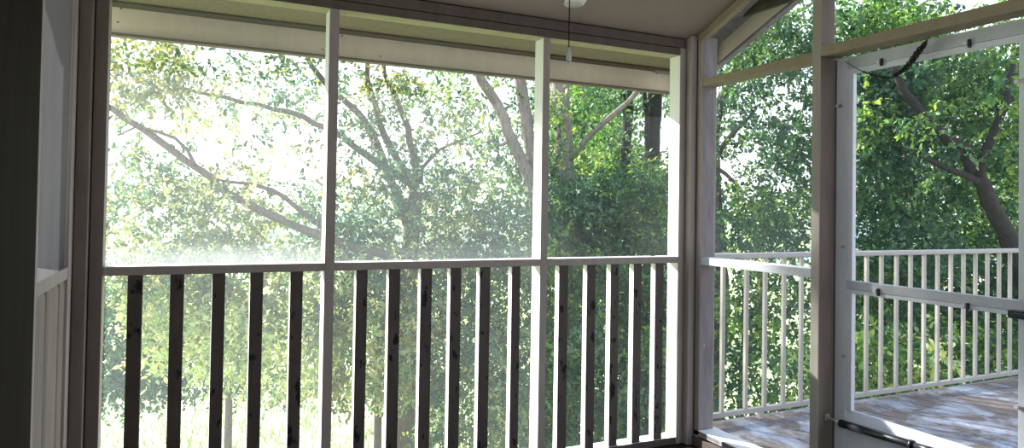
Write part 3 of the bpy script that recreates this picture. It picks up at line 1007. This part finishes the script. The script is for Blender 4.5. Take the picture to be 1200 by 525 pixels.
tree('leafy_thicket_shrub', 'green shrub behind the middle balusters, left of the second mullion', (575, 500), 10,
     [('trunk', [(577, 520), (575, 450), (570, 380), (575, 320)], 10, 10, .06, .025),
      ('branch', [(574, 440), (600, 470), (612, 520)], 9.8, 9.2, .02, .01)], c, BARK3, 'shrub', GL)
c = scatter(640, 730, 300, 400, 9, 11, 46, 24, 130, .085, ['deep', 'cool', 'bright'])
c += scatter(635, 730, 395, 530, 8, 10, 56, 26, 130, .085, ['deep', 'bright', 'cool'])
tree('dark_shrub', 'dark green shrub behind the first balusters right of the second mullion', (690, 500), 9.3,
     [('trunk', [(690, 525), (688, 450), (694, 380), (690, 320)], 9.3, 9.5, .06, .025)], c, BARK3, 'shrub', GL)
c = scatter(725, 800, 300, 400, 9.5, 11, 40, 24, 130, .085, ['deep', 'cool', 'deep'])
c += scatter(725, 800, 395, 520, 8, 10, 46, 26, 130, .085, ['deep', 'cool', 'bright'])
tree('glossy_shrub', 'deep green shrub behind the last balusters next to the corner post', (765, 500), 9.2,
     [('trunk', [(765, 525), (762, 450), (768, 380)], 9.2, 9.6, .06, .025)], c, BARK3, 'shrub', GL)

# trees seen through the side wall
c = scatter(836, 952, 0, 95, 9, 11, 46, 22, 110, .085, ['deep', 'mid', 'cool'])
c += scatter(838, 952, 90, 160, 9, 11, 24, 24, 100, .085, ['deep', 'cool'])
c += scatter(836, 880, 150, 200, 9, 11, 6, 20, 70, .085, ['mid', 'deep'])
c += scatter(905, 955, 150, 225, 9, 11, 16, 22, 110, .085, ['deep', 'cool'])
c += scatter(838, 955, 222, 300, 9, 11, 40, 23, 110, .085, ['deep', 'bright', 'cool'])
tree('arching_tree', 'tree with thin arching branches and sky gaps, beyond the narrow side window', (838, 440), 10.5,
     [('trunk', [(838, 445), (846, 340), (838, 240), (838, 150), (850, 108), (868, 70), (885, 20)], 10.5, 10.2, .14, .05),
      ('branch', [(838, 185), (850, 165), (868, 146), (890, 120)], 10.5, 10.2, .05, .02),
      ('branch', [(836, 195), (855, 206), (868, 225), (878, 242)], 10.4, 10.0, .035, .015),
      ('branch', [(870, 66), (910, 22), (940, 12)], 10.2, 9.8, .03, .012)], c, BARK1)
c = scatter(838, 960, 310, 400, 8, 10.5, 28, 24, 100, .085, ['bright', 'deep', 'mid'])
c += scatter(838, 960, 395, 500, 8, 10, 30, 22, 85, .085, ['bright', 'deep'])
tree('lawn_sapling', 'slender sapling with bright leaves on the lawn, behind the deck pickets left of the door', (868, 495), 9.6,
     [('trunk', [(866, 500), (868, 450), (872, 400), (870, 340), (866, 300)], 9.6, 9.6, .055, .025),
      ('branch', [(869, 430), (885, 405), (905, 380)], 9.6, 9.3, .02, .008)], c, BARK3, 'tree', GL)

# big near tree in the door opening
c = scatter(985, 1090, 0, 60, 8.3, 10, 30, 24, 120, .085, ['mid', 'bright', 'deep'])
c += scatter(1160, 1230, -10, 40, 8.3, 10, 8, 20, 80, .085, ['mid', 'bright', 'deep'])
c += scatter(995, 1070, 70, 165, 8, 10, 44, 23, 120, .085, ['cool', 'cool', 'deep', 'bright'])
c += scatter(1060, 1230, 55, 125, 8.2, 10, 44, 22, 110, .085, ['bright', 'deep', 'bright', 'mid'])
c += scatter(1085, 1230, 120, 200, 8.5, 10, 34, 22, 110, .085, ['bright', 'deep', 'bright', 'mid'])
c += scatter(1050, 1120, 120, 215, 7.2, 7.8, 5, 13, 50, .075, ['deep', 'bright', 'mid'])
c += scatter(1150, 1215, 80, 200, 7.2, 7.8, 8, 14, 60, .075, ['deep', 'bright', 'mid'])
c += scatter(995, 1095, 160, 300, 8.2, 10, 62, 24, 130, .085, ['cool', 'deep', 'cool'])
c += scatter(1095, 1150, 195, 300, 9, 11, 30, 22, 110, .085, ['bright', 'deep', 'deep'])
c += scatter(1165, 1230, 180, 300, 8.8, 11, 30, 22, 110, .085, ['bright', 'deep', 'deep'])
tree('big_dark_tree', 'big tree with a dark slanting trunk and bright green leaves, in the door opening', (1235, 420), 8.3,
     [('trunk', [(1232, 430), (1205, 335), (1183, 280), (1160, 238), (1146, 205), (1128, 175)], 8.3, 8.0, .14, .075),
      ('branch', [(1130, 178), (1108, 160), (1085, 140), (1068, 118), (1050, 90), (1035, 40)], 8.0, 7.8, .07, .04),
      ('branch', [(1148, 212), (1122, 204), (1102, 193), (1078, 181), (1050, 172)], 8.0, 7.7, .045, .015),
      ('branch', [(1146, 206), (1152, 180), (1168, 150), (1180, 110), (1190, 60)], 8.0, 7.9, .06, .03),
      ('branch', [(1128, 176), (1118, 162), (1100, 158)], 7.9, 7.8, .03, .012)], c, BARK3)
c = scatter(990, 1100, 300, 400, 8, 10.5, 46, 25, 130, .085, ['deep', 'cool', 'bright'])
c += scatter(1090, 1230, 295, 400, 8.5, 10.5, 56, 25, 130, .085, ['deep', 'cool', 'deep'])
c += scatter(950, 1090, 395, 480, 7, 9, 40, 24, 115, .085, ['bright', 'deep', 'sun'])
c += scatter(1080, 1230, 380, 450, 7.5, 9.5, 36, 24, 120, .085, ['deep', 'bright'])
tree('hedge_shrub', 'broad dark shrub behind the deck pickets seen through the door', (1100, 440), 9,
     [('trunk', [(1100, 450), (1096, 400), (1100, 340)], 9, 9.2, .06, .03)], c, BARK3, 'shrub', GL)

# hazy trees farther off
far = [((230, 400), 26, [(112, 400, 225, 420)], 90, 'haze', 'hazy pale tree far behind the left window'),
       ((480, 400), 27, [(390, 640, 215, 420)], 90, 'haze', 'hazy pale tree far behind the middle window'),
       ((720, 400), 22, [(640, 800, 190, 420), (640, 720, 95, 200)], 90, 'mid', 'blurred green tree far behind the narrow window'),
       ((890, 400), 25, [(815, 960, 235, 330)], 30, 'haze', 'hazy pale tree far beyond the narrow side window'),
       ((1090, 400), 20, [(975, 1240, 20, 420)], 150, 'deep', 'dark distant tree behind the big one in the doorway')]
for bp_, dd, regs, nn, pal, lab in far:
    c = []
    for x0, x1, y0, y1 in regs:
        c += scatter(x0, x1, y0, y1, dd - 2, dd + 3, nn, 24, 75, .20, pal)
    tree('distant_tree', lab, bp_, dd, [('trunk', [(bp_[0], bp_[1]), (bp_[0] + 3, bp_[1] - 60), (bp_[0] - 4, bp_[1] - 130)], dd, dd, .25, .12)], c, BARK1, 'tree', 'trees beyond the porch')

# tall grass on the lawn
P = []
bm = bmesh.new()
for _ in range(5000):
    px = random.uniform(105, 960)
    d = random.uniform(10, 17)
    q = at(px, 480, d)
    gz = ground_z(q[0], q[1])
    an = random.uniform(0, 6.28)
    h = random.uniform(.08, .32)
    w = random.uniform(.008, .02)
    lean = random.uniform(-.12, .12)
    a = bm.verts.new((q[0] - w * math.cos(an), q[1] - w * math.sin(an), gz - .02))
    b_ = bm.verts.new((q[0] + w * math.cos(an), q[1] + w * math.sin(an), gz - .02))
    t = bm.verts.new((q[0] + lean, q[1] + lean * .5, gz + h))
    bm.faces.new((a, b_, t))
tag(bm_obj('tall_grass', bm, LAWN), 'sunlit tall grass on the lawn below the trees', 'grass', kind='stuff')

# ------------------------------------------------------------------ light
SUN_AZ, SUN_EL = -30, 26                     # azimuth from +y, positive towards +x
sd_ = Vector((math.sin(math.radians(SUN_AZ)) * math.cos(math.radians(SUN_EL)), math.cos(math.radians(SUN_AZ)) * math.cos(math.radians(SUN_EL)), math.sin(math.radians(SUN_EL))))
sl = bpy.data.lights.new('sun', 'SUN')
sl.energy = 14.0
sl.color = (1, .975, .94)
sl.angle = math.radians(.8)
so_ = bpy.data.objects.new('sun', sl)
COL.objects.link(so_)
so_.rotation_euler = sd_.to_track_quat('Z', 'Y').to_euler()
so_.location = (-6, 10, 8)

wd = bpy.data.worlds.new('world')
sc.world = wd
wd.use_nodes = True
nt = wd.node_tree
nt.nodes.clear()
ow = nt.nodes.new('ShaderNodeOutputWorld')
bg = nt.nodes.new('ShaderNodeBackground')
tc = nt.nodes.new('ShaderNodeTexCoord')
sp_ = nt.nodes.new('ShaderNodeSeparateXYZ')
nt.links.new(tc.outputs['Generated'], sp_.inputs[0])
rp = ramp(nt, [(0.0, (.96, .98, 1.0)), (.30, (.80, .90, 1.0)), (1.0, (.42, .62, 1.0))])
nt.links.new(sp_.outputs['Z'], rp.inputs[0])
nt.links.new(rp.outputs[0], bg.inputs['Color'])
bg.inputs['Strength'].default_value = 1.85
nt.links.new(bg.outputs[0], ow.inputs[0])

sc.view_settings.view_transform = 'Standard'
sc.view_settings.look = 'None'
sc.view_settings.exposure = 0.0
sc.cycles.max_bounces = 8
sc.cycles.diffuse_bounces = 5
sc.cycles.transparent_max_bounces = 16
